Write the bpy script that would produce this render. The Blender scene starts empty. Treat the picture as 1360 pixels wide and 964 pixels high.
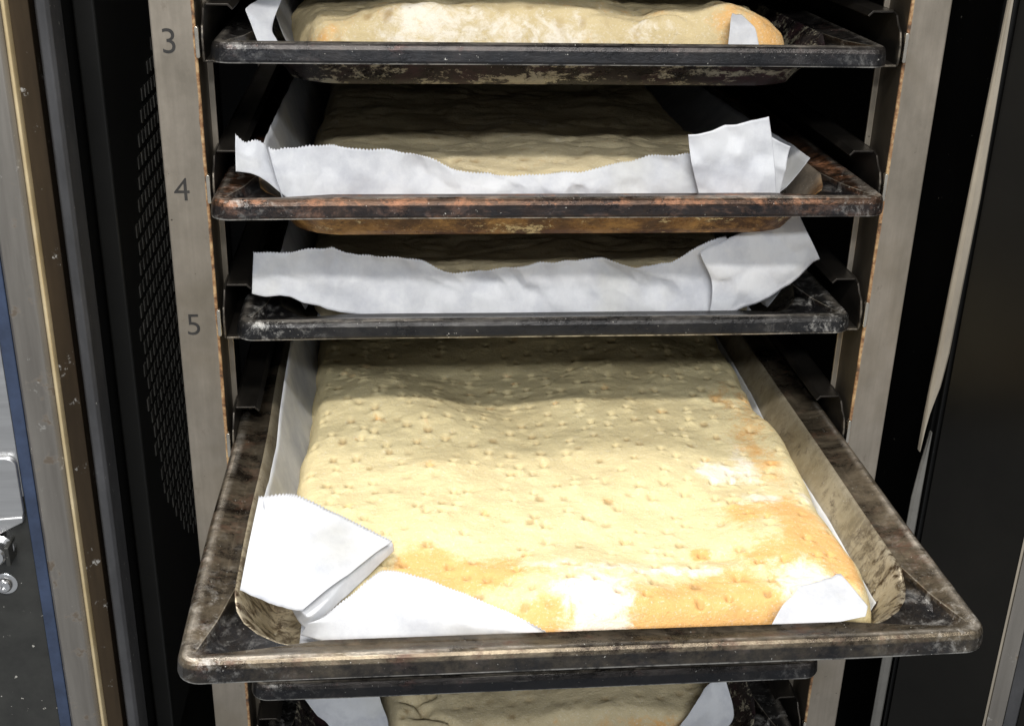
import bpy, bmesh, math, random
import numpy as np
from mathutils import Vector, Matrix
R = math.radians
scn = bpy.context.scene
col = scn.collection

# ---------------------------------------------------------------- camera
cam = bpy.data.cameras.new('camera')
cam_o = bpy.data.objects.new('camera', cam); col.objects.link(cam_o)
YAW, PITCH, ROLL, F_PX = 0.10146203, 0.41411690, -0.02510074, 1627.769
fw = Vector((math.sin(YAW)*math.cos(PITCH), math.cos(YAW)*math.cos(PITCH), -math.sin(PITCH)))
rt = fw.cross(Vector((0, 0, 1))).normalized(); dn = fw.cross(rt)
cr, sr = math.cos(ROLL), math.sin(ROLL)
r2 = rt*cr + dn*sr; d2 = dn*cr - rt*sr
M = Matrix((r2, -d2, -fw)).transposed().to_4x4()
M.translation = Vector((-0.09466304, -0.70349485, 0.11404416))
cam_o.matrix_world = M
cam.sensor_fit = 'HORIZONTAL'; cam.sensor_width = 36.0
cam.lens = 36.0*F_PX/1360.0
cam.clip_start = 0.01; cam.clip_end = 100
scn.camera = cam_o
cam.dof.use_dof = False

# ---------------------------------------------------------------- room light (white kitchen ceiling)
w = bpy.data.worlds.new('World'); scn.world = w; w.use_nodes = True
bg = w.node_tree.nodes['Background']
bg.inputs['Color'].default_value = (0.93, 0.96, 1.0, 1); bg.inputs['Strength'].default_value = 0.40

def lamp(name, loc, target, sx, sy, power, colour):
    l = bpy.data.lights.new(name, 'AREA'); l.shape = 'RECTANGLE'; l.size = sx; l.size_y = sy
    l.energy = power; l.color = colour
    o = bpy.data.objects.new(name, l); col.objects.link(o)
    o.location = loc
    o.rotation_euler = (Vector(target) - Vector(loc)).to_track_quat('-Z', 'Y').to_euler()
    return o
T = (0, 0.0, -0.25)
lamp('ceiling_lamp_front', (-0.1, -1.50, 1.52), T, 1.2, 0.10, 42, (1.0, 0.97, 0.92))
lamp('ceiling_lamp_far', (-0.2, -3.0, 1.62), T, 1.2, 0.20, 60, (0.94, 0.97, 1.0))
lamp('ceiling_lamp_above', (-0.80, -0.05, 1.35), (0, -0.15, -0.25), 0.40, 0.45, 31, (1.0, 0.98, 0.95))

scn.view_settings.view_transform = 'Standard'
scn.view_settings.look = 'None'
scn.view_settings.gamma = 1
scn.view_settings.exposure = 0.0
scn.view_settings.use_curve_mapping = False
scn.render.engine = 'CYCLES'

PT = 0.0831                       # level pitch of the rack
def LV(n): return -(n - 3)*PT

# ---------------------------------------------------------------- noise in numpy
def _hash(ix, iy, seed):
    n = (ix.astype(np.int64)*374761393 + iy.astype(np.int64)*668265263 + seed*974711) & 0x7fffffff
    n = ((n ^ (n >> 13))*1274126177) & 0x7fffffff
    n = (n ^ (n >> 16)) & 0xffff
    return n/65535.0*2 - 1
def vnoise(x, y, seed=0):
    x = np.asarray(x, float); y = np.asarray(y, float)
    ix = np.floor(x); iy = np.floor(y); fx = x - ix; fy = y - iy
    ux = fx*fx*fx*(fx*(fx*6-15)+10); uy = fy*fy*fy*(fy*(fy*6-15)+10)
    a = _hash(ix, iy, seed); b = _hash(ix+1, iy, seed); c = _hash(ix, iy+1, seed); d = _hash(ix+1, iy+1, seed)
    return (a*(1-ux)+b*ux)*(1-uy) + (c*(1-ux)+d*ux)*uy
def fbm(x, y, seed=0, octv=4, gain=.5):
    s = 0; amp = 1
    for i in range(octv):
        s = s + amp*vnoise(x*2**i + 17.3*i, y*2**i - 9.1*i, seed+i); amp *= gain
    return s

def facet(x, y, seed=0):
    """piecewise flat noise: plane triangles meeting in sharp folds, like crumpled paper"""
    x = np.asarray(x, float); y = np.asarray(y, float)
    ix = np.floor(x); iy = np.floor(y); fx = x-ix; fy = y-iy
    a = _hash(ix, iy, seed); b_ = _hash(ix+1, iy, seed); c = _hash(ix, iy+1, seed); d = _hash(ix+1, iy+1, seed)
    return np.where(fx+fy < 1, a+(b_-a)*fx+(c-a)*fy, d+(c-d)*(1-fx)+(b_-d)*(1-fy))

# ---------------------------------------------------------------- mesh helpers
def link(name, me, mat=None, parent=None, loc=None):
    o = bpy.data.objects.new(name, me); col.objects.link(o)
    if mat is not None: me.materials.append(mat)
    if parent is not None: o.parent = parent
    if loc is not None: o.location = loc
    return o
def tag(o, label=None, cat=None, group=None, kind=None):
    if label: o['label'] = label
    if cat: o['category'] = cat
    if group: o['group'] = group
    if kind: o['kind'] = kind
    return o
def empty(name, loc=(0, 0, 0)):
    o = bpy.data.objects.new(name, None); col.objects.link(o); o.location = loc; o.empty_display_size = .02
    return o
def mesh(name, V, Fc, smooth=False, sharp=None):
    me = bpy.data.meshes.new(name)
    me.from_pydata([tuple(map(float, v)) for v in V], [], Fc)
    if smooth:
        me.polygons.foreach_set('use_smooth', [True]*len(me.polygons))
        if sharp: me.set_sharp_from_angle(angle=R(sharp))
    me.update()
    return me
class MB:
    def __init__(s): s.v = []; s.f = []
    def box(s, x0, x1, y0, y1, z0, z1):
        b = len(s.v)
        s.v += [(x0,y0,z0),(x1,y0,z0),(x1,y1,z0),(x0,y1,z0),(x0,y0,z1),(x1,y0,z1),(x1,y1,z1),(x0,y1,z1)]
        s.f += [tuple(b+i for i in q) for q in ((0,3,2,1),(4,5,6,7),(0,1,5,4),(1,2,6,5),(2,3,7,6),(3,0,4,7))]
        return s
    def prism(s, poly, axis, a0, a1):
        """extrude a 2-D outline: axis 'z' -> poly in (x,y); 'y' -> poly in (x,z); 'x' -> poly in (y,z)"""
        b = len(s.v); n = len(poly)
        for a in (a0, a1):
            for p, q in poly:
                s.v.append({'z': (p, q, a), 'y': (p, a, q), 'x': (a, p, q)}[axis])
        s.f.append(tuple(range(b+n-1, b-1, -1))); s.f.append(tuple(range(b+n, b+2*n)))
        for i in range(n):
            j = (i+1) % n; s.f.append((b+i, b+j, b+n+j, b+n+i))
        return s
    def build(s, name, mat, parent=None, bevel=0, segs=2, loc=None, smooth=False):
        me = mesh(name, s.v, s.f)
        bm = bmesh.new(); bm.from_mesh(me); bmesh.ops.recalc_face_normals(bm, faces=bm.faces); bm.to_mesh(me); bm.free()
        if bevel:
            me.polygons.foreach_set('use_smooth', [True]*len(me.polygons)); me.set_sharp_from_angle(angle=R(50))
        o = link(name, me, mat, parent, loc)
        if bevel:
            m = o.modifiers.new('bevel', 'BEVEL'); m.width = bevel; m.segments = segs; m.limit_method = 'ANGLE'; m.harden_normals = True
        return o

# ---------------------------------------------------------------- materials
class NT:
    def __init__(s, name):
        s.m = bpy.data.materials.new(name); s.m.use_nodes = True
        s.t = s.m.node_tree; s.b = s.t.nodes['Principled BSDF']
        s.out = s.t.nodes['Material Output']
        s.co = s.t.nodes.new('ShaderNodeTexCoord').outputs['Object']
    def n(s, typ, **kw):
        nd = s.t.nodes.new(typ)
        for k, v in kw.items():
            if k in ('operation', 'data_type', 'blend_type', 'attribute_name', 'noise_dimensions', 'feature', 'distance'): setattr(nd, k, v)
        return nd
    def put(s, sock, val):
        if hasattr(val, 'is_linked') or isinstance(val, bpy.types.NodeSocket): s.t.links.new(val, sock)
        else: sock.default_value = val
    def noise(s, scale, detail=5, rough=.6, stretch=None, dist=0, off=(0,0,0)):
        co = s.co
        if stretch or off != (0,0,0):
            mp = s.n('ShaderNodeMapping'); s.put(mp.inputs['Vector'], co)
            mp.inputs['Scale'].default_value = stretch or (1,1,1); mp.inputs['Location'].default_value = off; co = mp.outputs[0]
        nd = s.n('ShaderNodeTexNoise'); s.put(nd.inputs['Vector'], co)
        nd.inputs['Scale'].default_value = scale; nd.inputs['Detail'].default_value = detail
        nd.inputs['Roughness'].default_value = rough; nd.inputs['Distortion'].default_value = dist
        return nd.outputs['Fac']
    def ramp(s, fac, stops):
        nd = s.n('ShaderNodeValToRGB'); s.put(nd.inputs['Fac'], fac)
        el = nd.color_ramp.elements
        while len(el) < len(stops): el.new(.5)
        for e, (p, c) in zip(el, stops):
            e.position = p; e.color = (c, c, c, 1) if isinstance(c, (int, float)) else (*c, 1)
        return nd.outputs['Color']
    def math(s, op, a, b=0.0, c=0.0, clamp=False):
        nd = s.n('ShaderNodeMath', operation=op); nd.use_clamp = clamp
        s.put(nd.inputs[0], a); s.put(nd.inputs[1], b); s.put(nd.inputs[2], c)
        return nd.outputs[0]
    def mix(s, fac, a, b):
        nd = s.n('ShaderNodeMix', data_type='RGBA')
        s.put(nd.inputs[0], fac)
        for i, v in ((6, a), (7, b)):
            if isinstance(v, tuple): v = (*v, 1) if len(v) == 3 else v
            s.put(nd.inputs[i], v)
        return nd.outputs[2]
    def xyz(s):
        nd = s.n('ShaderNodeSeparateXYZ'); s.put(nd.inputs[0], s.co); return nd.outputs
    def mapr(s, v, a, b, c=0., d=1.):
        nd = s.n('ShaderNodeMapRange'); nd.interpolation_type = 'SMOOTHSTEP'
        s.put(nd.inputs[0], v)
        for i, q in ((1, a), (2, b), (3, c), (4, d)): nd.inputs[i].default_value = q
        return nd.outputs[0]
    def bump(s, h, strength, dist):
        nd = s.n('ShaderNodeBump'); s.put(nd.inputs['Height'], h)
        nd.inputs['Strength'].default_value = strength; nd.inputs['Distance'].default_value = dist
        s.t.links.new(nd.outputs[0], s.b.inputs['Normal'])
    def set(s, **kw):
        for k, v in kw.items():
            k = {'color': 'Base Color', 'rough': 'Roughness', 'metal': 'Metallic', 'spec': 'Specular IOR Level'}[k]
            if isinstance(v, tuple): v = (*v, 1)
            s.put(s.b.inputs[k], v)
        return s.m

def metal_mat(name, c0, c1, metal=1., r0=.3, r1=.5, scale=30, stretch=None, spots=0., spot_col=(.02,.015,.01), bump=.15, dusty=0., dust_col=(.5,.48,.44)):
    k = NT(name)
    n = k.noise(scale, 6, .65, stretch)
    c = k.ramp(n, [(.3, c0), (.7, c1)])
    met = metal
    if spots:
        sp = k.ramp(k.noise(scale*4, 4, .7, None, 0, (3,1,2)), [(.62-spots*.1, 0.), (.68-spots*.1, 1.)])
        c = k.mix(sp, c, spot_col)
        met = k.math('MULTIPLY', metal, k.math('SUBTRACT', 1., sp))
    if dusty:
        d = k.ramp(k.noise(scale*9, 5, .8, None, 0, (7,3,1)), [(.66-dusty*.1, 0.), (.72-dusty*.1, 1.)])
        c = k.mix(d, c, dust_col)
    k.bump(k.noise(scale*3, 5, .7), bump, .0006)
    return k.set(color=c, metal=met, rough=k.ramp(n, [(.3, r0), (.7, r1)]))

def tray_mat(name, dark, mid, rust, rust_t, flake, flake_t, dust, r0=.17, r1=.44, metal=.75, dust_front=.0, wear=.6, slate=True, streak=0., front_only=False):
    """burnt baking tin: dark seasoned steel, burnt-on patches, bare flakes, flour dust in the corners"""
    k = NT(name); X = k.xyz()
    n1 = k.noise(24, 8, .78, (.8, 1.2, 1), .3)
    c = k.ramp(n1, [(.40, dark), (.62, mid)])
    n2 = k.noise(38, 8, .8, (.8, 1, 1.4), .3, (5, 2, 1))
    rf = k.ramp(n2, [(rust_t-.06, 0.), (rust_t+.08, 1.)])
    c = k.mix(rf, c, rust)
    n3 = k.noise(62, 9, .82, (.55, .8, 1.2), .2, (1, 8, 3))
    ff = k.ramp(n3, [(flake_t, 0.), (flake_t+.025, 1.)])
    c = k.mix(ff, c, flake)
    # scratches
    sc = k.ramp(k.noise(420, 3, .6, (.06, 1, 1), .3), [(.70, 0.), (.75, .35)])
    c = k.mix(sc, c, flake)
    if slate:
        fa = k.n('ShaderNodeAttribute', attribute_name='facet').outputs['Fac']
        ca = k.n('ShaderNodeAttribute', attribute_name='crease').outputs['Fac']
        nz = k.noise(75, 6, .75, None, 0, (2, 7, 5))
        c = k.mix(k.math('MULTIPLY', fa, k.ramp(nz, [(.3, .9), (.7, .55)])), c, (.024, .015, .014))
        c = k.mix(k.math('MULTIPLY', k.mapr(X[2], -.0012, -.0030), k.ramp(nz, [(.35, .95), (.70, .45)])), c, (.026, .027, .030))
        c = k.mix(k.math('MULTIPLY', k.mapr(X[2], -.0088, -.0094), k.ramp(nz, [(.40, .1), (.55, .8)])), c, (.50, .48, .44))
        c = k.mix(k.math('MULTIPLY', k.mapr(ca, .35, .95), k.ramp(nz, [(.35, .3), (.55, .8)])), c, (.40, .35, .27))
    if streak:
        ax0 = k.math('ABSOLUTE', X[0])
        zone = k.math('ADD', k.math('MULTIPLY', k.mapr(ax0, .12, .165), k.mapr(X[1], .15, .05)), .12)
        sn = k.ramp(k.noise(170, 5, .7, (1, 1, .16), .6, (1, 2, 3)), [(.44, 0.), (.58, 1.)])
        c = k.mix(k.math('MULTIPLY', k.math('MULTIPLY', sn, zone), streak, clamp=True), c, (.050, .030, .014))
    # the rolled edge is rubbed bright
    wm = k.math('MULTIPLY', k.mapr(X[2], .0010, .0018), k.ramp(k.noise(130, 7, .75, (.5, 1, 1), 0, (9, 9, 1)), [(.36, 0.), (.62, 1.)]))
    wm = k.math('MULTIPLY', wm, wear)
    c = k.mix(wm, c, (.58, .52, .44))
    if front_only:
        c = k.mix(k.mapr(X[1], .045, .065), c, k.ramp(n1, [(.3, (.05, .04, .032)), (.7, (.20, .165, .125))]))
    # flour dust: strongest at the corners of the rim
    ax = k.math('ABSOLUTE', X[0])
    cm = k.math('MULTIPLY', k.mapr(ax, .12, .19), k.mapr(X[1], .16, .015))
    dn_ = k.noise(90, 7, .8, None, .3, (2, 2, 9))
    df = k.math('MULTIPLY', k.ramp(dn_, [(.52, 0.), (.80, .8)]), k.math('MULTIPLY', k.math('ADD', cm, dust_front), dust), clamp=True)
    c = k.mix(df, c, (.62, .60, .56))
    fl = k.ramp(k.noise(700, 2, .5, None, 0, (4, 4, 4)), [(.735, 0.), (.75, 1.)])
    fl = k.math('MULTIPLY', fl, .7)
    c = k.mix(fl, c, (.6, .58, .53))
    nm = k.math('MAXIMUM', k.math('MAXIMUM', df, fl), k.math('MULTIPLY', rf, .6))
    met = k.math('MULTIPLY', metal, k.math('SUBTRACT', 1., nm), clamp=True)
    rg = k.math('ADD', k.ramp(n1, [(.3, r0), (.7, r1)]), k.math('MULTIPLY', nm, .35))
    k.bump(k.math('ADD', k.noise(160, 6, .7), k.math('MULTIPLY', n3, 1.5)), .35, .0008)
    return k.set(color=c, metal=met, rough=rg)

def bread_mat(name, base, base2, toast=(.72, .41, .145), flour=(.88, .83, .74)):
    k = NT(name)
    n1 = k.noise(11, 6, .6); n2 = k.noise(55, 6, .7, None, .3, (3, 1, 4))
    c = k.ramp(n1, [(.3, base2), (.7, base)])
    c = k.mix(k.math('MULTIPLY', k.ramp(n2, [(.35, 1.), (.6, 0.)]), .28), c, tuple(q*.72 for q in base2))
    for a, q in (('toast', toast), ('flour', flour)):
        at = k.n('ShaderNodeAttribute', attribute_name=a)
        nn = k.noise(70 if a == 'toast' else 110, 7, .75, None, .4, (1, 5, 2) if a == 'toast' else (8, 2, 6))
        m = k.math('ADD', at.outputs['Fac'], k.math('MULTIPLY', k.math('SUBTRACT', nn, .5), 2.2))
        m = k.mapr(m, .2, .85)
        c = k.mix(k.math('MULTIPLY', m, .95 if a == 'toast' else .75), c, q)
    ds = k.ramp(k.noise(240, 5, .75, (.8, 1, 1), 0, (5, 5, 5)), [(.62, 0.), (.70, .55)])
    c = k.mix(ds, c, tuple(q*.55 for q in base2))
    fz = k.ramp(k.noise(600, 4, .7, None, 0, (1, 1, 1)), [(.56, 0.), (.72, .5)])
    c = k.mix(fz, c, flour)
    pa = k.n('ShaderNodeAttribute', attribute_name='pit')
    c = k.mix(k.math('MULTIPLY', pa.outputs['Fac'], .75), c, (.33, .21, .085))  # pit floors: baked brown, darkened further to stand in for shade
    pores = k.noise(420, 5, .75, None, 0, (2, 6, 2))
    wr = k.noise(150, 7, .78, (.8, 1.1, 1), .3)
    k.bump(k.math('ADD', k.math('MULTIPLY', pores, .7), wr), .75, .0016)
    k.b.inputs['Subsurface Weight'].default_value = .0
    k.b.inputs['Subsurface Radius'].default_value = (.006, .003, .0015)
    return k.set(color=c, rough=.78, spec=.25)

def paper_mat(name, colr=(.80, .81, .83)):
    k = NT(name)
    n = k.noise(24, 6, .7); f = k.noise(900, 3, .6)
    c = k.ramp(n, [(.32, (.60, .615, .66)), (.56, colr)])
    fb = k.noise(60, 7, .8, (1, 1, .35), 0, (3, 6, 1))
    c = k.mix(k.ramp(fb, [(.45, 0.), (.7, .45)]), c, (.64, .65, .69))
    gs = k.ramp(k.noise(17, 3, .5, None, .2, (9, 2, 5)), [(.58, 0.), (.72, .38)])
    c = k.mix(gs, c, (.58, .565, .48))
    k.bump(k.math('ADD', k.math('MULTIPLY', n, 3.), k.math('MULTIPLY', f, .4)), .25, .001)
    k.set(color=c, rough=.55, spec=.3)
    tr = k.n('ShaderNodeBsdfTranslucent'); k.put(tr.inputs['Color'], c)
    mx = k.n('ShaderNodeMixShader'); mx.inputs[0].default_value = .40
    k.t.links.new(k.b.outputs[0], mx.inputs[1]); k.t.links.new(tr.outputs[0], mx.inputs[2])
    k.t.links.new(mx.outputs[0], k.out.inputs['Surface'])
    return k.m

def plain(name, colr, rough=.6, metal=0., var=.25, scale=20, stretch=None, specks=0., spec=.5):
    k = NT(name)
    c = k.ramp(k.noise(scale, 6, .7, stretch), [(.3, tuple(q*(1-var) for q in colr)), (.7, tuple(q*(1+var) for q in colr))])
    if specks:
        c = k.mix(k.ramp(k.noise(260, 3, .6, None, 0, (3, 3, 3)), [(.74-specks*.04, 0.), (.77-specks*.04, 1.)]), c, (.42, .40, .36))
    k.bump(k.noise(scale*6, 4, .6), .12, .0006)
    return k.set(color=c, metal=metal, rough=rough, spec=spec)

M_LINER = plain('black_enamel_liner', (.006, .006, .006), .42, 0, .3, 6, None, .3, .2)
M_GUARD = plain('soot_black_guard', (.014, .014, .013), .5, 0, .2, 12)
M_SLOT = metal_mat('dull_slot_metal', (.05, .048, .042), (.15, .145, .13), .6, .4, .6, 60)
M_FRAME = metal_mat('brushed_frame_steel', (.23, .21, .185), (.34, .315, .28), .85, .38, .5, 10, (8, 8, .6), .25, (.1, .08, .06), .1, .25)
M_BEAD = metal_mat('golden_bead_steel', (.60, .46, .24), (.80, .66, .42), .6, .35, .5, 25)
M_BROWN = metal_mat('brown_tinted_steel', (.040, .028, .017), (.085, .058, .032), .7, .35, .5, 9, (6, 6, .7), 0, (.2,.2,.2), .1, .4)
M_GASKET = plain('grey_rubber_gasket', (.034, .034, .036), .7, 0, .35, 60, (1, 1, .4), .5)
M_FILM = plain('blue_film', (.028, .042, .080), .5, 0, .35, 40)
M_PLATE = metal_mat('brushed_plate_steel', (.44, .44, .44), (.58, .58, .58), .9, .34, .44, 8, (1, 1, 14))
M_DARKPLATE = plain('dark_speckled_plate', (.030, .030, .027), .5, .2, .3, 30, None, 1.0)
M_CHROME = metal_mat('bright_screw_steel', (.6, .6, .6), (.75, .75, .75), 1., .2, .3, 40)
M_DOOR = plain('dark_door_glass', (.006, .0055, .0045), .28, 0, .3, 5, spec=.14)
M_DOORTRIM = metal_mat('door_trim_steel', (.10, .09, .075), (.2, .18, .15), .9, .35, .5, 10, (6, 6, .6), .3)
M_RIGHTGASKET = plain('pale_grey_gasket', (.24, .21, .165), .55, 0, .25, 30, (1, 1, .3))  # tone of the right gasket where lit: light put into the colour
M_SHADEGASKET = plain('shaded_gasket_grey', (.11, .105, .095), .5, 0, .25, 30)  # same gasket lower down: darker tone stands in for shade
M_PRINT = plain('faded_black_print', (.022, .02, .018), .6, 0, .5, 90)
M_TAB = metal_mat('bright_tab_steel', (.55, .50, .42), (.75, .70, .60), 1., .22, .35, 60)

def post_mat():
    """bare stainless post: brown heat tint, orange rust along the inner edge"""
    k = NT('stained_post_steel'); X = k.xyz()
    n = k.noise(16, 7, .7, (1, 1, .6))
    c = k.ramp(n, [(.3, (.21, .185, .145)), (.7, (.40, .35, .29))])
    gr_ = k.noise(260, 4, .7, (1, 1, .04), 0, (1, 3, 1))
    c = k.mix(k.math('MULTIPLY', k.ramp(gr_, [(.35, 0.), (.7, 1.)]), .35), c, (.20, .175, .14))
    ht = k.ramp(k.noise(9, 4, .6, None, .5, (6, 1, 2)), [(.5, 0.), (.72, .55)])
    c = k.mix(ht, c, (.20, .16, .10))
    st = k.ramp(k.noise(70, 6, .75, (1, 1, .5), 0, (4, 1, 7)), [(.60, 0.), (.72, .5)])
    c = k.mix(st, c, (.12, .09, .06))
    ax = k.math('ABSOLUTE', X[0])
    e = k.math('ADD', k.mapr(ax, .2054, .2034), k.math('MULTIPLY', k.math('SUBTRACT', k.noise(60, 6, .8, (1, 1, .8), 0, (2, 2, 2)), .5), 1.6))
    e = k.math('MULTIPLY', k.mapr(e, .50, .78), k.mapr(X[1], .0016, .0008))
    c = k.mix(k.math('MULTIPLY', e, .9), c, k.ramp(k.noise(150, 4, .7), [(.36, (.06, .03, .015)), (.46, (.24, .11, .04)), (.64, (.56, .38, .19))]))
    sp = k.ramp(k.noise(190, 3, .6, None, 0, (6, 6, 6)), [(.70, 0.), (.74, .9)])
    c = k.mix(sp, c, (.05, .04, .03))
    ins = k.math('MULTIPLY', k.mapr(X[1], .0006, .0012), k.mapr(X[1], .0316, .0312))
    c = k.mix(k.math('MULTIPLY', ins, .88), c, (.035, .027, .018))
    k.bump(k.noise(90, 6, .7), .15, .0006)
    return k.set(color=c, metal=k.math('SUBTRACT', .7, k.math('MULTIPLY', e, .5)), rough=k.ramp(n, [(.3, .38), (.7, .55)]))
M_POST = post_mat()
def rail_mat():
    k = NT('greasy_rail_steel'); X = k.xyz()
    n = k.noise(30, 6, .7, (1, .4, 1))
    c = k.ramp(n, [(.3, (.018, .016, .014)), (.7, (.055, .048, .04))])
    worn = k.math('MULTIPLY', k.mapr(X[1], .004, -.004), k.ramp(k.noise(120, 5, .7), [(.42, 0.), (.6, 1.)]))
    c = k.mix(k.math('MULTIPLY', worn, .55), c, (.40, .34, .26))
    k.bump(k.noise(110, 5, .7), .2, .0005)
    return k.set(color=c, metal=.75, rough=k.ramp(n, [(.3, .3), (.7, .5)]))
M_RAIL = rail_mat()
PAPER = {
 3: [
  (0, [[(-0.1714, 0.042, -0.0073), (-0.1598, 0.042, -0.0089)], [(-0.1799, 0.057, 0.0117), (-0.1645, 0.052, 0.0006)], [(-0.1706, 0.082, 0.0172), (-0.1585, 0.077, 0.0188)]]),  # left corner
  (0, [[(0.1027, 0.034, -0.0038), (0.1219, 0.034, -0.0036)], [(0.1039, 0.038, 0.0087), (0.1191, 0.038, 0.0071)], [(0.1074, 0.048, 0.0138), (0.113, 0.048, 0.0134)]]),  # right tuck
 ],
 4: [
  (1, [[(-0.1848, 0.025, 0.014), (-0.1719, 0.025, 0.0092), (-0.1576, 0.025, -0.0038), (-0.1275, 0.025, -0.0084), (-0.0616, 0.025, -0.0087), (0.0099, 0.025, -0.009), (0.0804, 0.025, -0.0074), (0.1149, 0.025, -0.0066)], [(-0.1849, 0.028, 0.0229), (-0.1717, 0.028, 0.0176), (-0.1563, 0.028, 0.0106), (-0.127, 0.028, 0.0087), (-0.0659, 0.028, 0.0028), (0.0009, 0.028, 0.0021), (0.0799, 0.028, 0.007), (0.1141, 0.028, 0.0084)], [(-0.1847, 0.031, 0.0317), (-0.1795, 0.031, 0.0274), (-0.1734, 0.031, 0.0292), (-0.1644, 0.031, 0.0235), (-0.1545, 0.031, 0.0239), (-0.1309, 0.031, 0.0244), (-0.0964, 0.031, 0.0226), (-0.0781, 0.031, 0.0195), (-0.0614, 0.031, 0.0123), (-0.0348, 0.031, 0.0078), (0.001, 0.031, 0.0091), (0.0413, 0.031, 0.0136), (0.0638, 0.031, 0.0168), (0.0782, 0.031, 0.0191), (0.0952, 0.031, 0.0222), (0.1131, 0.031, 0.0268)]]),  # front flap
  (0, [[(0.0861, 0.021, -0.0053), (0.1091, 0.021, -0.0054), (0.132, 0.021, -0.0046)], [(0.0785, 0.02, 0.0182), (0.1015, 0.02, 0.0227), (0.1277, 0.02, 0.0227)], [(0.0759, 0.022, 0.0334), (0.0982, 0.022, 0.0392), (0.1227, 0.022, 0.0445)]]),  # corner fold
  (0, [[(0.1134, 0.028, -0.0075), (0.1362, 0.028, -0.0066)], [(0.1176, 0.027, 0.0164), (0.138, 0.027, 0.015)], [(0.1199, 0.029, 0.0354), (0.1396, 0.029, 0.0264)]]),  # corner fold back
 ],
 5: [
  (1, [[(-0.1829, 0.022, 0.0145), (-0.1625, 0.022, 0.0123), (-0.1399, 0.022, 0.0031), (-0.0982, 0.022, -0.0045), (-0.0127, 0.022, -0.0067), (0.0599, 0.022, -0.0076), (0.1089, 0.022, -0.0062), (0.1256, 0.022, -0.0002)], [(-0.1822, 0.026, 0.0258), (-0.153, 0.026, 0.0245), (-0.1301, 0.026, 0.0224), (-0.0861, 0.026, 0.0189), (-0.0129, 0.026, 0.0132), (0.0595, 0.026, 0.0109), (0.098, 0.026, 0.0171), (0.1209, 0.026, 0.023)], [(-0.1807, 0.024, 0.0395), (-0.1567, 0.024, 0.0403), (-0.134, 0.024, 0.0411), (-0.125, 0.024, 0.0377), (-0.1113, 0.024, 0.0351), (-0.0883, 0.024, 0.0349), (-0.0767, 0.024, 0.0304), (-0.0651, 0.024, 0.0244), (-0.0417, 0.024, 0.0247), (-0.0135, 0.024, 0.0284), (0.0148, 0.024, 0.0301), (0.0338, 0.024, 0.031), (0.0581, 0.024, 0.0258), (0.0772, 0.024, 0.0281), (0.0956, 0.024, 0.0389), (0.1119, 0.024, 0.0452)]]),  # front flap
  (1, [[(0.1036, 0.02, -0.0074), (0.125, 0.02, 0.0006), (0.1508, 0.02, 0.0126), (0.1726, 0.02, 0.0317)], [(0.1032, 0.018, 0.0184), (0.1245, 0.018, 0.0248), (0.1454, 0.018, 0.0331), (0.1642, 0.018, 0.0463)], [(0.0942, 0.022, 0.0391), (0.1113, 0.022, 0.0464), (0.1322, 0.022, 0.0541), (0.1553, 0.022, 0.0623)]]),  # corner fold
 ],
 6: [
  (1, [[(-0.1769, 0.0605, 0.002), (-0.1664, 0.0535, 0.0), (-0.155, 0.0499, -0.003), (-0.1449, 0.0502, -0.005)], [(-0.1741, 0.0851, 0.014), (-0.1572, 0.0753, 0.015), (-0.1384, 0.0703, 0.012), (-0.1224, 0.0689, 0.004)], [(-0.1714, 0.1166, 0.024), (-0.1542, 0.1157, 0.025), (-0.1279, 0.1052, 0.018), (-0.0992, 0.0929, 0.008)]]),  # corner fold
  (0, [[(-0.1536, 0.0696, -0.014), (-0.1433, 0.0527, -0.018), (-0.1254, 0.0649, -0.01), (-0.0985, 0.0942, 0.0)], [(-0.1493, 0.0578, -0.006), (-0.1428, 0.0504, -0.008), (-0.1234, 0.0709, -0.001), (-0.0988, 0.0954, 0.004)], [(-0.1494, 0.0617, -0.004), (-0.1479, 0.0604, -0.006), (-0.1267, 0.0794, 0.001), (-0.1029, 0.1009, 0.0055)]]),  # corner under fold
  (1, [[(-0.1467, 0.0539, -0.022), (-0.1191, 0.0367, -0.019), (-0.085, 0.0296, -0.018), (-0.0472, 0.0279, -0.018), (-0.0048, 0.0291, -0.018)], [(-0.1414, 0.0501, -0.012), (-0.1151, 0.0462, -0.003), (-0.0847, 0.0371, -0.001), (-0.0477, 0.025, -0.003), (-0.0101, 0.0211, -0.01)], [(-0.1368, 0.0552, -0.014), (-0.1194, 0.0656, -0.006), (-0.1056, 0.0731, 0.002), (-0.0957, 0.0658, 0.006), (-0.0822, 0.0594, 0.006), (-0.0616, 0.0448, 0.005), (-0.0399, 0.0295, 0.002), (-0.0162, 0.0192, -0.006)]]),  # front flap
  (2, [[(0.0861, 0.0184, -0.01), (0.142, 0.0266, -0.004)], [(0.0997, 0.0318, 0.002), (0.1452, 0.0329, -0.002)], [(0.1122, 0.0444, 0.0035), (0.1393, 0.0587, 0.001)]]),  # right corner flap
 ],
 9: [
  (0, [[(-0.1312, 0.037, -0.013), (-0.1038, 0.037, -0.0146)], [(-0.1528, 0.049, 0.0092), (-0.1057, 0.049, 0.0032)], [(-0.174, 0.067, 0.0267), (-0.1142, 0.067, 0.0271)]]),  # left flap
  (0, [[(0.0977, 0.033, -0.012), (0.1239, 0.033, -0.017)], [(0.122, 0.037, 0.0164), (0.1511, 0.037, 0.0051)], [(0.1321, 0.047, 0.0259), (0.1445, 0.047, 0.035)]]),  # right flap
 ],
}
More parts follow.
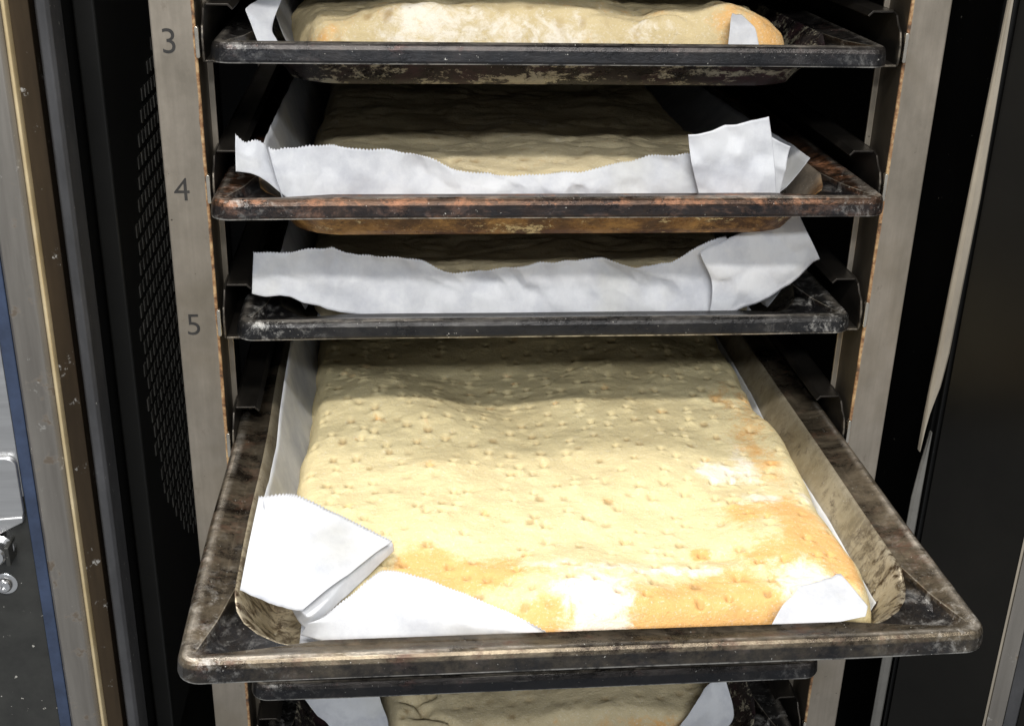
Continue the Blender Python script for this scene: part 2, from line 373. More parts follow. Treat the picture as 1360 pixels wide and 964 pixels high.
TOAST = [(-0.0597, 0.0772, 0.0382, 0.017, 1), (-0.0834, 0.0911, 0.0163, 0.0147, 0.8), (-0.0354, 0.036, 0.0343, 0.0139, 0.8), (0.0385, 0.0382, 0.0505, 0.0216, 1), (0.0791, 0.0426, 0.0295, 0.0245, 0.9), (0.103, 0.0846, 0.0294, 0.0162, 0.6), (0.1347, 0.0969, 0.0172, 0.0301, 0.9), (0.1432, 0.071, 0.01, 0.024, 1.1), (0.1301, 0.1322, 0.0153, 0.0152, 0.6), (0.1032, 0.125, 0.0106, 0.0132, 1.0), (0.0704, 0.0902, 0.005, 0.0053, 1.2), (0.1404, 0.2299, 0.0172, 0.0415, 0.5), (0.1415, 0.2825, 0.016, 0.0239, 0.45), (0.1352, 0.1782, 0.0104, 0.028, 0.45), (-0.0109, 0.0187, 0.0411, 0.0085, 0.8), (0.0496, 0.0182, 0.0454, 0.0086, 0.8)]
FLOUR = [(0.0053, 0.0503, 0.0216, 0.0146, 1), (0.0063, 0.0322, 0.0153, 0.0076, 0.9), (0.1006, 0.178, 0.0142, 0.0132, 0.9), (0.1227, 0.1887, 0.0086, 0.0341, 0.6), (0.1198, 0.0506, 0.0161, 0.0201, 1), (0.0416, 0.073, 0.049, 0.0065, 0.55), (-0.0128, 0.0797, 0.0244, 0.0058, 0.4), (0.1191, 0.1416, 0.0181, 0.0087, 0.5), (0.15, 0.1445, 0.0091, 0.0088, 0.5)]

# ================================================================ THE OVEN
ZB, ZT = -1.05, 0.30
oven = tag(empty('combi_oven', (0, 0, ZB)), 'open combi oven with black chamber and steel front frame around the bread rack', 'oven')
def opart(mb, name, mat, bevel=0, parent=None, **kw):
    o = mb.build(name, mat, None, bevel, **kw)
    o.location = (0, 0, -ZB); o.parent = parent or oven
    if parent is not None: o.location = (0, 0, 0)
    return o
opart(MB().box(-.315, -.300, -.012, .705, ZB+.01, ZT-.01), 'side_wall', M_LINER)
opart(MB().box(.276, .291, -.012, .705, ZB+.01, ZT-.01), 'side_wall', M_LINER)
opart(MB().box(-.2995, .2755, .690, .705, ZB+.01, ZT-.01), 'back_wall', M_LINER)
opart(MB().box(-.315, .291, -.012, .705, ZT-.009, ZT), 'ceiling_panel', M_LINER)
opart(MB().box(-.315, .291, -.012, .705, ZB, ZB+.009), 'floor_panel', M_LINER)
# front frame, left of the opening (plan outlines extruded along z)
opart(MB().prism([(-.3150, -.018), (-.3150, -.0295), (-.3130, -.0318), (-.2985, -.0325), (-.2955, -.0305), (-.2950, -.018)], 'z', ZB, ZT), 'front_frame', M_FRAME, .0006)
opart(MB().prism([(-.2948, -.018), (-.2948, -.0325), (-.2938, -.0345), (-.2925, -.0345), (-.2915, -.0325), (-.2915, -.018)], 'z', ZB, ZT), 'frame_bead', M_BEAD, .0005)
opart(MB().prism([(-.2913, -.012), (-.2913, -.0310), (-.2825, -.0265), (-.2825, -.012)], 'z', ZB, ZT), 'frame_return', M_BROWN, .0005)
g = [(-.2795, -.006), (-.2797, -.026), (-.2780, -.0300), (-.2735, -.0305), (-.2715, -.0280), (-.2712, -.006)]
opart(MB().prism(g, 'z', ZB+.012, ZT-.012), 'door_gasket', M_GASKET, .0008)
opart(MB().box(-.2995, -.2713, -.0115, -.0045, ZB+.010, ZT-.010), 'gasket_channel', M_LINER)
opart(MB().box(-.3225, -.3152, -.0300, -.018, ZB, ZT), 'protective_film', M_FILM, .0008)
opart(MB().box(-.40, -.3227, -.0292, -.018, -.268, ZT), 'side_panel', M_PLATE, .0008)
opart(MB().box(-.40, -.3227, -.0280, -.018, ZB, -.2685), 'lower_panel', M_DARKPLATE, .0008)
# latch: rounded steel plate, wedge below it, bolt and a screw
def rounded(x0, x1, z0, z1, r, n=6):
    P = []
    for cx, cz, a0 in ((x1-r, z1-r, 0), (x0+r, z1-r, 90), (x0+r, z0+r, 180), (x1-r, z0+r, 270)):
        for i in range(n+1):
            a = R(a0 + 90*i/n); P.append((cx+r*math.cos(a), cz+r*math.sin(a)))
    return P
lp = opart(MB().prism(rounded(-.372, -.3232, -.282, -.239, .006), 'y', -.0335, -.0293), 'latch_plate', M_PLATE, .0009)
opart(MB().prism([(-.360, -.2815), (-.3235, -.2790), (-.3240, -.2830), (-.338, -.2905), (-.360, -.2925)], 'y', -.0345, -.0285), 'latch_wedge', M_PLATE, .001)
def disc(name, cx, cy, cz, prof, mat, parent=oven, n=28):
    V = []; Fc = []
    for (r, dy) in prof:
        for i in range(n):
            a = 2*math.pi*i/n; V.append((cx+r*math.cos(a), cy-dy, cz+r*math.sin(a)))
    for k in range(len(prof)-1):
        for i in range(n):
            j = (i+1) % n; Fc.append((k*n+i, k*n+j, (k+1)*n+j, (k+1)*n+i))
    Fc.append(tuple((len(prof)-1)*n + i for i in range(n)))
    o = link(name, mesh(name, V, Fc, True, 35), mat, parent)
    o.location = (0, 0, -ZB) if parent is oven else (0, 0, 0)
    return o
disc('latch_bolt', -.3405, -.0300, -.3010, [(.0085, -.003), (.0085, .003), (.0075, .004), (.0062, .004), (.0062, .013), (.0050, .0145), (.0, .0145)], M_CHROME, n=20)
opart(MB().box(-.3352, -.3325, -.0420, -.0281, -.309, -.296), 'latch_strap', M_DARKPLATE, .0006)
sw = disc('screw', -.3425, -.0280, -.3300, [(.0075, -.001), (.0075, .0008), (.0066, .0014), (.0050, .0014), (.0046, .0036), (.0036, .0046), (.0018, .0049), (.0016, .0036), (.0, .0036)], M_CHROME)
# right side of the opening: gasket in lit and shaded pieces, opened dark door
gm = MB()
GZ = [(ZT-.012, .2500, .2506), (.10, .2510, .2520), (.03, .2511, .2533), (-.0248, .2497, .2545), (-.0861, .2483, .2553), (-.1497, .2468, .2541), (-.1864, .2460, .2535), (-.2100, .2452, .2516), (-.2287, .2448, .2476), (-.2400, .2447, .2462), (-.2560, .2447, .2450)]
GZ2 = [(-.2425, .2508, .2515), (-.2675, .2479, .2521), (-.2925, .2460, .2522), (-.40, .2456, .2526), (ZB+.012, .2450, .2520)]
def strip(G, dy_):
    mb = MB()
    for z, a, c in G:
        wd = c-a
        mb.v += [(a, -.0165, z), (a, -.0185-dy_, z), (a+wd*.25, -.0200-dy_, z), (a+wd*.8, -.0203-dy_, z), (c, -.0190-dy_, z), (c, -.0165, z)]
    for k in range(len(G)-1):
        for i in range(6): mb.f.append((k*6+i, k*6+(i+1) % 6, k*6+6+(i+1) % 6, k*6+6+i))
    mb.f += [tuple(range(5, -1, -1)), tuple(range((len(G)-1)*6, len(G)*6))]
    return mb
opart(strip(GZ, 0), 'door_gasket', M_RIGHTGASKET)
opart(strip(GZ2, -.001), 'door_gasket', M_SHADEGASKET)
opart(MB().box(.2560, .2755, -.0070, -.0030, ZB+.010, ZT-.010), 'gasket_channel', M_LINER)
opart(MB().box(.2562, .2920, -.0150, -.0123, ZB, ZT), 'hinge_frame', M_LINER, .0006)
hx, hy = .262, -.024
dx, dy = .66, -.751
def dpt(s, t): return (hx + dx*s + t*.751, hy + dy*s + t*.66)
def dslab(s0, s1, t0, t1): return [dpt(s0, t0), dpt(s1, t0), dpt(s1, t1), dpt(s0, t1)]
door = opart(MB().prism(dslab(0, .42, .006, .040), 'z', ZB+.02, ZT-.02), 'door', M_DOORTRIM, .001)
opart(MB().prism(dslab(-.007, .0580, .0, .0058), 'z', ZB+.03, ZT-.03), 'door_panel', M_DOOR, .0002, door)
opart(MB().prism(dslab(.0583, .0597, -.0012, .0058), 'z', ZB+.03, ZT-.03), 'door_trim', M_RIGHTGASKET, .0003, door)
opart(MB().prism(dslab(.0601, .0710, -.0006, .0058), 'z', ZB+.03, ZT-.03), 'door_frame', M_FRAME, .0006, door)
opart(MB().prism(dslab(.0713, .0790, -.0016, .0058), 'z', ZB+.03, ZT-.03), 'door_seal', M_GASKET, .0006, door)
opart(MB().prism(dslab(.0793, .40, -.0004, .0058), 'z', ZB+.03, ZT-.03), 'door_glass', M_DOOR, .0006, door)
# perforated fan guard on the left wall of the chamber
guard = opart(MB().box(-.2995, -.2850, .13, .67, -.60, .10), 'fan_guard', M_GUARD, .002)
sm = MB()
for iz in range(40):
    for iy in range(40):
        y = .155 + iy*.0135 + (.004 if iz % 2 else 0); z = -.52 + iz*.0145
        if (y-.40)**2 + (z+.275)**2 > .243**2: continue
        sm.box(-.2852, -.2842, y, y+.0062, z, z+.0095)
so = opart(sm, 'slot_row', M_SLOT, 0, guard); so['kind'] = 'stuff'

# ================================================================ THE RACK
rack = tag(empty('oven_rack', (0, .28, ZB+.009)), 'stainless oven rack with numbered, rust-edged posts and pairs of tray runners', 'rack')
RO = Vector((0, .28, ZB+.009))
def rpart(mb, name, mat, bevel=0, parent=None, **kw):
    o = mb.build(name, mat, None, bevel, **kw)
    o.parent = parent or rack
    o.location = -RO if parent is None else (0, 0, 0)
    return o
posts = {}
for s in (-1, 1):
    for y, d in ((0, 1), (.565, -1)):
        def X(a): return s*a
        prof = [(.2028, 0), (.2262, 0), (.2268, .0006), (.2268, .033), (.2250, .033), (.2250, .0020), (.2043, .0020), (.2043, .0315),
                (.2043, .0335), (.1990, .0335), (.1990, .0318), (.2024, .0318), (.2024, .0008)]
        P = [(s*a, y + d*b) for a, b in prof]
        posts[(s, y)] = rpart(MB().prism(P, 'z', ZB+.03, ZT-.03), 'post', M_POST, .0005)
for n in (1, 3, 5, 7, 9, 11):       # cross bars at the back hold the frame together
    pass
rpart(MB().box(-.2035, .2035, .570, .575, ZT-.09, ZT-.06), 'cross_bar', M_RAIL, .001)
rpart(MB().box(-.2035, .2035, .570, .575, ZB+.05, ZB+.08), 'cross_bar', M_RAIL, .001)
def runner(s, n):
    z = LV(n); mb = MB()
    # C-shaped section, front end cut as a curved lip; outline in (y,z) for the web
    web = [(.000, z-.0112), (.57, z-.0112), (.57, z+.0188), (.016, z+.0188), (.010, z+.0170), (.006, z+.0120), (.001, z+.0085), (-.0015, z+.002), (-.0015, z-.008)]
    mb.prism(web, 'x', s*.1998, s*.1984)
    mb.prism([(s*.1984, z-.0112), (s*.1984, z-.0098), (s*.1830, z-.0098), (s*.1830, z-.0112)], 'y', -.0012, .57)
    mb.prism([(s*.1984, z+.0188), (s*.1984, z+.0174), (s*.1865, z+.0174), (s*.1840, z+.0150), (s*.1830, z+.0158), (s*.1858, z+.0188)], 'y', .014, .57)
    return rpart(mb, 'runner', M_RAIL, .0004)
for n in range(1, 13):
    for s in (-1, 1):
        ru = runner(s, n)
        z = LV(n)
        t = MB().prism(rounded(s*.2018-.0011, s*.2018+.0011, z-.0085, z+.0085, .0010, 3), 'y', -.0032, .0004)
        rpart(t, 'runner_tab', M_TAB, .0003, ru)
# printed level numbers on the left front post
for ch, lev in (('2', 2), ('3', 3), ('4', 4), ('5', 5)):
    cu = bpy.data.curves.new('numeral', 'FONT'); cu.body = ch; cu.size = .0196; cu.align_x = 'CENTER'; cu.resolution_u = 6; cu.extrude = .00008
    cu.offset = -.0001
    to = bpy.data.objects.new('tmp', cu); col.objects.link(to)
    bpy.context.view_layer.update()
    me = bpy.data.meshes.new_from_object(to.evaluated_get(bpy.context.evaluated_depsgraph_get()))
    bpy.data.objects.remove(to)
    me.transform(Matrix.Translation((-.2174, -.00022, LV(lev) - .0064 + (0 if lev < 4 else -.0010*(lev-3)))) @ Matrix.Rotation(R(90), 4, 'X'))
    no = link('numeral', me, M_PRINT, posts[(-1, 0)])

# ================================================================ THE TRAYS
ARC = [0, 2.2, 7, 16, 30, 45, 60, 74, 83, 87.8, 90]
NC, NS, NL = len(ARC), 14, 20
def ring(hx, y0, y1, r, z, dip=0, wob=0, seed=0):
    """rounded rectangle, counter-clockwise from the right front corner; every ring has the same count"""
    P = []
    def arc(cx, cy, a0):
        for q in ARC:
            a = R(a0 + q); m = min(1, min(q, 90-q)/12); m = m*m*(3-2*m)
            P.append((cx+r*math.cos(a), cy+r*math.sin(a), z - dip*m))
    def seg(a, b, n):
        for i in range(1, n):
            t = i/n
            if i == 1: t = .008
            if i == n-1: t = .992
            P.append((a[0]*(1-t)+b[0]*t, a[1]*(1-t)+b[1]*t, z))
    arc(hx-r, y0+r, 270); seg((hx, y0+r), (hx, y1-r), NL)
    arc(hx-r, y1-r, 0); seg((hx-r, y1), (-hx+r, y1), NS)
    arc(-hx+r, y1-r, 90); seg((-hx, y1-r), (-hx, y0+r), NL)
    arc(-hx+r, y0+r, 180); seg((-hx+r, y0), (hx-r, y0), NS)
    return [(x + wob*float(vnoise(x*9+seed, y*9, seed)), y + wob*float(vnoise(x*9, y*9+seed, seed+5)), q + .6*wob*float(vnoise(x*8, y*8, seed+9))) for x, y, q in P]
def loft(rings, cap=None):
    V = [p for r_ in rings for p in r_]; n = len(rings[0]); Fc = []
    for k in range(len(rings)-1):
        for i in range(n):
            j = (i+1) % n; Fc.append((k*n+i, k*n+j, (k+1)*n+j, (k+1)*n+i))
    if cap == 'first': Fc.append(tuple(range(n-1, -1, -1)))
    return V, Fc
def tray(lev, y0, depth, m_pan, m_rim, label, wob=.0006, sx=1., xo=0.):
    L = .600; seed = lev*3
    t = tag(empty('baking_tray', (xo, y0, LV(lev))), label, 'tray', 'baking trays in the oven rack')
    t.scale.x = sx
    def rg(hx, inset, r, z, dip=0): return ring(hx, inset, L-inset, r, z, dip, wob, seed)
    pan = [rg(.1530, .0395, .030, -depth), rg(.1570, .0355, .034, -depth+.0008), rg(.1600, .0325, .039, -depth+.0045),
           rg(.1715, .0210, .0435, -.0040, .0035), rg(.1732, .0193, .045, -.0012, .0046), rg(.1748, .0180, .046, -.0003, .0050)]
    V, Fc = loft(pan, 'first')
    o = link('pan', mesh('pan', V, Fc, True, 40), m_pan, t)
    md = o.modifiers.new('sheet', 'SOLIDIFY'); md.thickness = .0009; md.offset = 1
    rim = [rg(.1748, .0180, .046, -.0002, .0050), rg(.1805, .0135, .024, -.0004, .0064), rg(.1872, .0083, .0030, .0010), rg(.1912, .0050, .0050, .0018), rg(.1933, .0030, .007, .0013),
           rg(.1947, .0017, .0095, .0001), rg(.1956, .0009, .011, -.0020), rg(.1963, .0002, .012, -.0080), rg(.1960, .0005, .012, -.0097), rg(.1945, .0020, .011, -.0100)]
    V, Fc = loft(rim)
    me = mesh('rim', V, Fc, True, 10)
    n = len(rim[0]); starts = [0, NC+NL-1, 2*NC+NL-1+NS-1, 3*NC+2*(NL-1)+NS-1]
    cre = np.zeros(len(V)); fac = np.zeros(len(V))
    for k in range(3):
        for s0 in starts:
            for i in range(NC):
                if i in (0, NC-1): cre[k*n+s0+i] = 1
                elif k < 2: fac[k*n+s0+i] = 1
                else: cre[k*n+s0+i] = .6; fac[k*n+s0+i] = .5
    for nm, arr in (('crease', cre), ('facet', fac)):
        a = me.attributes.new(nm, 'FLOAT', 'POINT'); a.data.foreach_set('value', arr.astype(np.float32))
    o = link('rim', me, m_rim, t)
    md = o.modifiers.new('sheet', 'SOLIDIFY'); md.thickness = .0009; md.offset = 1
    return t
BLK = (.012, .011, .011)
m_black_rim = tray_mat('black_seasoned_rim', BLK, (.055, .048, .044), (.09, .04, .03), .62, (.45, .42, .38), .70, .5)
m_black_pan = tray_mat('flaking_black_pan', BLK, (.045, .035, .035), (.05, .02, .025), .55, (.46, .42, .31), .535, .3, metal=.4, slate=False)
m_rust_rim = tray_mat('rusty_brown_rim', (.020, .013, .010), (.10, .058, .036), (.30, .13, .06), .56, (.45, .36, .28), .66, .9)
m_rust_pan = tray_mat('orange_burnt_pan', (.16, .07, .02), (.50, .28, .09), (.07, .028, .010), .50, (.70, .58, .34), .58, .2, metal=.1, slate=False, front_only=True)
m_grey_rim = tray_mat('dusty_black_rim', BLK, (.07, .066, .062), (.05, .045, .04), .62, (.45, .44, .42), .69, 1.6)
m_grey_pan = tray_mat('bare_edge_pan', BLK, (.10, .085, .06), (.10, .07, .04), .6, (.55, .48, .34), .60, .3, slate=False)
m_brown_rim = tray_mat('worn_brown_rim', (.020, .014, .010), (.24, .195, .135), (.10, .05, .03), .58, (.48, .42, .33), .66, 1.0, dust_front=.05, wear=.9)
m_brown_pan = tray_mat('bare_steel_pan', (.30, .25, .165), (.46, .40, .29), (.06, .038, .02), .60, (.55, .50, .40), .72, .5, .3, .45, metal=.5, slate=False, streak=1.)
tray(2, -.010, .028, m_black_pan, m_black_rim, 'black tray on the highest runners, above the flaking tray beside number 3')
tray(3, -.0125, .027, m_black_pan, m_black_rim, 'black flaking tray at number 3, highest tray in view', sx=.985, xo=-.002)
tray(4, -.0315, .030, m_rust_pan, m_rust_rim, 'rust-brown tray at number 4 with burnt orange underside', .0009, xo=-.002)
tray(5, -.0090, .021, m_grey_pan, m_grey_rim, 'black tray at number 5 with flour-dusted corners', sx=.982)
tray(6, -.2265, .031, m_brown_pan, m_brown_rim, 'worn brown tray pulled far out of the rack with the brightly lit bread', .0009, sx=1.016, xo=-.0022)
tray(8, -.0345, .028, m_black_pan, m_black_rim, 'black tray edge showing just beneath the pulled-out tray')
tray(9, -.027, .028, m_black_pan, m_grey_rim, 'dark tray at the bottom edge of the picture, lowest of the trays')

# ================================================================ THE BREADS
def sm(t): t = np.clip(t, 0, 1); return t*t*(3-2*t)
def bread(lev, yt, xl, xr, yf, yb, h, floor, mat, label, seed, step=(.0024, .0026), bumps=(), amp=.0035, pit=.0012, pitgap=.0162, toast=(), flour=(), tn=.0, fn=.0, wob=.004, wr=.0, cut=None):
    nu = int((xr-xl)/step[0]); nv = int((yb-yf)/step[1])
    u = np.linspace(-1, 1, nu); v = np.linspace(-1, 1, nv)
    # denser rows near the rim of the loaf
    u = np.sign(u)*(1-(1-np.abs(u))**1.25); v = np.sign(v)*(1-(1-np.abs(v))**1.15)
    U, Vv = np.meshgrid(u, v)
    x = U*(1-.055*np.abs(Vv)**14); y = Vv*(1-.035*np.abs(U)**14)
    cx, hx_ = (xl+xr)/2, (xr-xl)/2; cy, hy_ = (yf+yb)/2, (yb-yf)/2
    X = cx+hx_*x; Y = cy+hy_*y
    eu = np.abs(U)**6; ev = np.abs(Vv)**6
    X = X + eu*np.sign(U)*wob*fbm(Y*14+np.sign(U)*3, np.full_like(Y, seed), seed, 3)
    Y = Y + ev*np.sign(Vv)*wob*fbm(X*14+np.sign(Vv)*3, np.full_like(X, seed+.5), seed+3, 3)
    if cut:
        wgt = sm((-X-cut[0])/cut[1])*np.clip(1-(Vv+1)/.6, 0, 1)
        Y = Y + cut[2]*wgt
    d = np.minimum((1-np.abs(U))*hx_, (1-np.abs(Vv))*hy_)
    du = (1-np.abs(U))*hx_; dv = (1-np.abs(Vv))*hy_
    rad = .016
    def prof(q): q = np.clip(q/rad, 0, 1); return np.sqrt(np.clip(1-(1-q)**2.4, 0, 1))
    e = prof(du)*prof(dv)
    Z = h*(.12+.88*e)
    inner = sm(d/.02)
    Z = Z + amp*fbm(X*16, Y*16, seed+11, 3)*sm(d/.012)
    Z = Z + amp*.10*fbm(X*95, Y*90, seed+21, 3)*sm(d/.006)
    if wr: Z = Z - wr*np.exp(-(fbm(X*9, Y*24, seed+31, 3)/.10)**2)*sm(d/.008)
    for bx, by, sx, sy, bh in bumps:
        Z = Z + bh*np.exp(-((X-bx)/sx)**2-((Y-by)/sy)**2)*sm(d/.01)
    rng = random.Random(seed)
    tm = np.zeros_like(Z); fm = np.zeros_like(Z); pm = np.zeros_like(Z)
    if pit:
        gx = np.arange(xl+.012, xr-.010, pitgap); gy = np.arange(yf+.012, yb-.01, pitgap*.92)
        for j, py in enumerate(gy):
            for i, px in enumerate(gx):
                if rng.random() < .20: continue
                qx = px+rng.uniform(-.0055, .0055)+(.5*pitgap if j % 2 else 0); qy = py+rng.uniform(-.0050, .0050)
                if qx > xr-.008: continue
                s_ = rng.uniform(.0013, .0021); p_ = pit*rng.uniform(.25, 1.1)
                m = (np.abs(X-qx) < .010) & (np.abs(Y-qy) < .013)
                if not m.any(): continue
                ax, ay = (X[m]-qx)/(s_*1.2), (Y[m]-qy)/(s_*1.5)
                Z[m] += -p_*np.exp(-ax**2-ay**2) + .45*p_*np.exp(-(ax/1.5)**2-((ay+2.0)/1.0)**2)
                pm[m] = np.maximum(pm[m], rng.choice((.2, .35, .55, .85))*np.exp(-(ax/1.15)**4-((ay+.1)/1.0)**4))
                if pitgap < .02 and rng.random() < .25 and lev == 6: tm[m] += rng.uniform(.2, .5)*np.exp(-(ax/2.2)**2-(ay/2.2)**2)
    for bx, by, rx, ry, s_ in toast:
        tm += s_*np.exp(-(np.abs((X-bx)/rx))**2.6-(np.abs((Y-by)/ry))**2.6)
    for bx, by, rx, ry, s_ in flour:
        fm += s_*np.exp(-(np.abs((X-bx)/rx))**2.4-(np.abs((Y-by)/ry))**2.4)
    if tn: tm += tn*np.clip(1-d/.035, 0, 1)*(.6+.8*fbm(X*18, Y*18, seed+41, 3))
    if fn: fm += fn*np.clip(fbm(X*20, Y*20, seed+51, 4)-.15, 0, 1)
    tm = np.clip(tm, 0, 1); fm = np.clip(fm, 0, 1)
    N = nu*nv
    V = np.stack([X.ravel(), Y.ravel(), (Z+floor).ravel()], 1)
    idx = np.arange(N).reshape(nv, nu)
    q = np.stack([idx[:-1, :-1], idx[:-1, 1:], idx[1:, 1:], idx[1:, :-1]], -1).reshape(-1, 4)
    border = np.concatenate([idx[0, :], idx[1:, -1], idx[-1, -2::-1], idx[-2:0:-1, 0]])
    B = V[border].copy(); B[:, 0] = cx+(B[:, 0]-cx)*.985; B[:, 1] = cy+(B[:, 1]-cy)*.99; B[:, 2] = floor
    nb = len(border); V = np.vstack([V, B])
    bi = np.arange(N, N+nb); nx = np.roll(np.arange(nb), -1)
    sk = np.stack([border[nx], border, bi, bi[nx]], -1)
    faces = np.vstack([q, sk]).tolist() + [bi[::-1].tolist()]
    me = mesh('focaccia', V, faces, True)
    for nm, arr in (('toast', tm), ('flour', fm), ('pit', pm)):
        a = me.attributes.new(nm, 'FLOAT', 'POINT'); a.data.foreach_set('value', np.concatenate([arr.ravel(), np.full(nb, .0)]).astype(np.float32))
    o = link('focaccia', me, mat, None, (0, yt, LV(lev)))
    return tag(o, label, 'bread', 'flat breads proving and baking on the trays')
CREAM, CREAM2 = (.79, .68, .395), (.71, .585, .32)
m_bread = bread_mat('flat_bread_crust', CREAM, CREAM2)
m_low = bread_mat('dull_bread_crust', (.68, .56, .33), (.58, .46, .25))
m_raw = bread_mat('pale_floured_dough', (.72, .61, .385), (.58, .48, .29))
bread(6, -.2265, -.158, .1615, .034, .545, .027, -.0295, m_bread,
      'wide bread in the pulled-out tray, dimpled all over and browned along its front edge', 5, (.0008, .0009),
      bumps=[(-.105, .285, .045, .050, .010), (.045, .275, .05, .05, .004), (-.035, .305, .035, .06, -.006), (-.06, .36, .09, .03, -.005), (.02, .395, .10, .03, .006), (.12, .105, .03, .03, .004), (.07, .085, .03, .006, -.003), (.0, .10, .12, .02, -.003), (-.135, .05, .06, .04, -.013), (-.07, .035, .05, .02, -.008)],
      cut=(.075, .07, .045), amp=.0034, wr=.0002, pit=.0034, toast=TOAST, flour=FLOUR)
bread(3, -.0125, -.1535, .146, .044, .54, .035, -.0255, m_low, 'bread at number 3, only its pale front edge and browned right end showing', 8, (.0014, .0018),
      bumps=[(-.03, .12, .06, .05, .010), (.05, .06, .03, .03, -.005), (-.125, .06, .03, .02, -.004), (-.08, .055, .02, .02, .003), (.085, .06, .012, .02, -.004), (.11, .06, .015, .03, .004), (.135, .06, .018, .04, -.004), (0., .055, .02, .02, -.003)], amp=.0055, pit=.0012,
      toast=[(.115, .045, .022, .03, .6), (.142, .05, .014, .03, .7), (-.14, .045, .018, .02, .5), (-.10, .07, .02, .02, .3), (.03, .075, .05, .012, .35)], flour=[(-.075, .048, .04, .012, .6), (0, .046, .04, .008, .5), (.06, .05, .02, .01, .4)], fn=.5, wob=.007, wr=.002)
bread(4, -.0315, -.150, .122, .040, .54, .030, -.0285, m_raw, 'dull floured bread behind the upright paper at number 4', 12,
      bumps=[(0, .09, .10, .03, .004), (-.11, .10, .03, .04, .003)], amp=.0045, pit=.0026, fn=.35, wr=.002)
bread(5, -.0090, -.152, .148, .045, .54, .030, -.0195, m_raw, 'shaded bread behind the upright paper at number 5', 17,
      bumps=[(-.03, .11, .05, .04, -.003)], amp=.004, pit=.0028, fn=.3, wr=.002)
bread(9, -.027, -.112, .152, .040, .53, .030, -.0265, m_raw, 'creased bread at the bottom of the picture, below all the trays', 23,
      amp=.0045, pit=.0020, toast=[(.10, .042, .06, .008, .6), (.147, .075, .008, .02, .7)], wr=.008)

# ================================================================ THE PARCHMENT
m_paper = paper_mat('white_parchment')
def cr_spline(P, n):
    P = np.array(P, float)
    if len(P) == 2: return P[0]+(P[1]-P[0])*np.linspace(0, 1, n)[:, None]
    seg = np.linalg.norm(np.diff(P, axis=0), axis=1); s = np.concatenate([[0], np.cumsum(seg)]); s /= s[-1]
    t = np.linspace(0, 1, n); out = np.zeros((n, 3))
    # tangents (monotone-ish finite differences)
    m = np.gradient(P, s, axis=0)
    k = np.clip(np.searchsorted(s, t, 'right')-1, 0, len(P)-2)
    hh = (s[k+1]-s[k]); q = ((t-s[k])/hh)[:, None]; hh = hh[:, None]
    return (2*q**3-3*q**2+1)*P[k] + (q**3-2*q**2+q)*hh*m[k]*.7 + (-2*q**3+3*q**2)*P[k+1] + (q**3-q**2)*hh*m[k+1]*.7
def patch(rows, zig, seed, wrinkle=.0026, nv=None):
    length = max(np.linalg.norm(np.diff(np.array(r_), axis=0), axis=1).sum() for r_ in rows)
    nu = max(8, int(length/.0009)); nu += nu % 2
    R_ = np.stack([cr_spline(r_, nu) for r_ in rows])
    nv = nv or 22
    if zig in (2, 3):
        q_ = np.linspace(0, len(rows)-1, nv); k_ = np.minimum(q_.astype(int), len(rows)-2); w_ = (q_-k_)[:, None, None]
        G = R_[k_]*(1-w_) + R_[k_+1]*w_
    else: G = np.stack([cr_spline(R_[:, i], nv) for i in range(nu)], 1)          # nv x nu x 3
    uu = np.arange(nu)/nu*length; vvv = np.linspace(0, 1, nv)
    UU, VV = np.meshgrid(uu, vvv)
    hgt = max(.01, np.linalg.norm(G[-1]-G[0], axis=1).mean()); HH = VV*hgt
    n1 = facet(UU*42+HH*25, HH*55-UU*9, seed) + .7*facet(UU*95-HH*60, HH*110+UU*30, seed+3); n2 = fbm(UU*15, HH*10, seed+7, 2)
    off = wrinkle*(.85*n1 + .7*n2)
    G[..., 1] += off; G[..., 2] += off*.5
    if zig in (1, 3): G[-1, ::2, 2] += .0007*(.6+.8*np.abs(vnoise(uu[::2]*200, uu[::2]*0, seed))); G[-1, 1::2, 2] -= .0003
    F_ = []
    for j in range(nv-1):
        for i in range(nu-1): F_.append((j*nu+i, j*nu+i+1, (j+1)*nu+i+1, (j+1)*nu+i))
    return G.reshape(-1, 3), F_
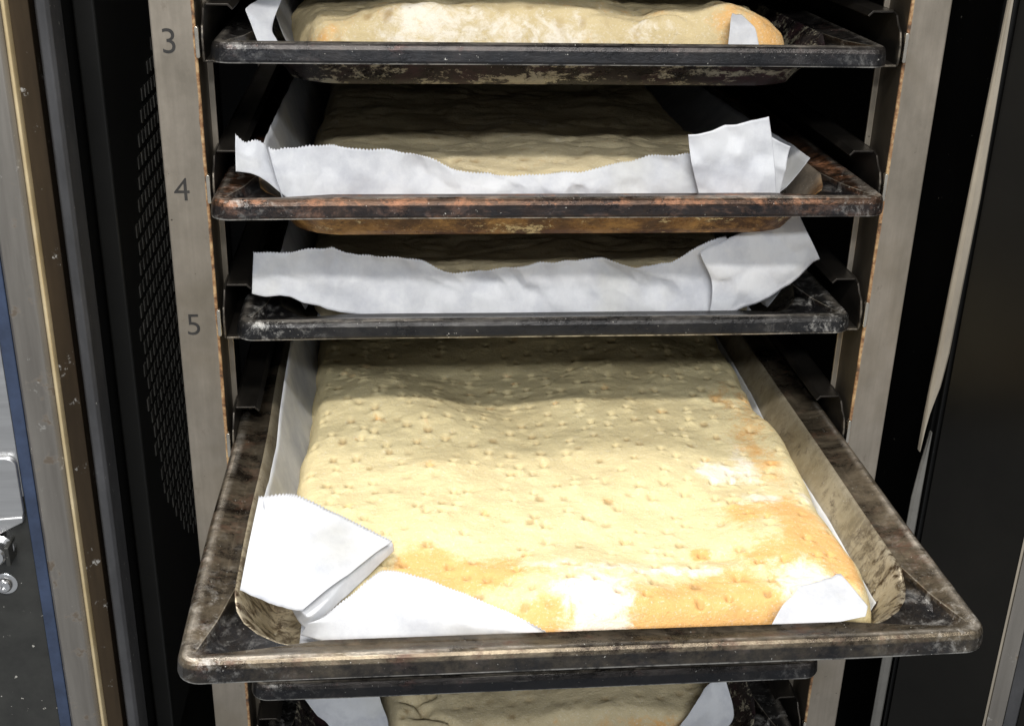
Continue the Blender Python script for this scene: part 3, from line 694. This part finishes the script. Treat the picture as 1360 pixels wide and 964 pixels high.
def paper(lev, yt, floor, left, right, base, label, extra_seed=0):
    V = []; Fc = []
    def add(g):
        b = sum(len(q) for q in V); V.append(g[0]); Fc.extend([tuple(b+i for i in f) for f in g[1]])
    x0, x1, ya, yb = base
    add(patch([[(x0, ya, floor), (x1, ya, floor)], [(x0, yb, floor), (x1, yb, floor)]], 0, 1, 0, 4))
    if left: add(patch(left, 0, lev*5+1+extra_seed, .0016, 10))
    if right: add(patch(right, 0, lev*5+2+extra_seed, .0012, 10))
    for i, (z, rows) in enumerate(PAPER.get(lev, [])): add(patch(rows, z, lev*7+i, .0008 if lev == 6 else .0026))
    me = mesh('parchment_sheet', np.vstack(V), Fc, True, 38)
    o = link('parchment_sheet', me, m_paper, None, (0, yt, LV(lev)))
    md = o.modifiers.new('sheet', 'SOLIDIFY'); md.thickness = .00012; md.offset = 0
    return tag(o, label, 'parchment', 'sheets of baking parchment under the breads')
def side(s, xb, xt, zb, zs, ys):
    """liner standing against a side wall: bottom row, middle row, top row along y"""
    low = [zb + .022*max(0, 1-(y-.02)/.05) for y in ys]; xb -= .003
    return [[(s*(xb + .4*(q-zb)), y, q) for y, q in zip(ys, low)], [(s*(xb+(xt-xb)*.6), y, zb+(z-zb)*.5) for y, z in zip(ys, zs)], [(s*xt, y, z) for y, z in zip(ys, zs)]]
paper(6, -.2265, -.0297, side(-1, .154, .1685, -.0297, [.024, .017, .016, .023, .028, .031, .030, .030], [.105, .165, .19, .215, .25, .33, .42, .55]),
      side(1, .1565, .1625, -.0297, [-.020, -.016, -.020, -.014, -.012, -.010], [.06, .16, .25, .32, .42, .55]), (-.148, .150, .050, .55),
      'parchment in the pulled-out tray with a bright white folded corner and front flap')
paper(3, -.0125, -.0257, side(-1, .155, .166, -.0257, [.012, .014, .016, .014], [.08, .2, .35, .55]), None, (-.148, .146, .050, .55),
      'parchment corner peeking out left of the bread at number 3')
paper(4, -.0315, -.0287, side(-1, .153, .168, -.0287, [.030, .029, .026, .021, .02], [.022, .06, .16, .25, .55]), side(1, .130, .164, -.0287, [.010, .008, .004, -.002, -.002], [.06, .12, .20, .33, .55]), (-.147, .128, .050, .55),
      'parchment standing along the front of number 4 with a folded square at its right')
paper(5, -.0090, -.0197, side(-1, .153, .167, -.0197, [.030, .030, .024, .02], [.05, .12, .3, .55]), side(1, .151, .166, -.0197, [.02, .015, .01, .01], [.05, .12, .3, .55]), (-.147, .146, .050, .55),
      'tall parchment across the front of number 5 rising to a pointed right corner')
paper(9, -.027, -.0267, None, None, (-.13, .146, .050, .55),
      'grey shaded parchment showing either side of the creased lowest bread')
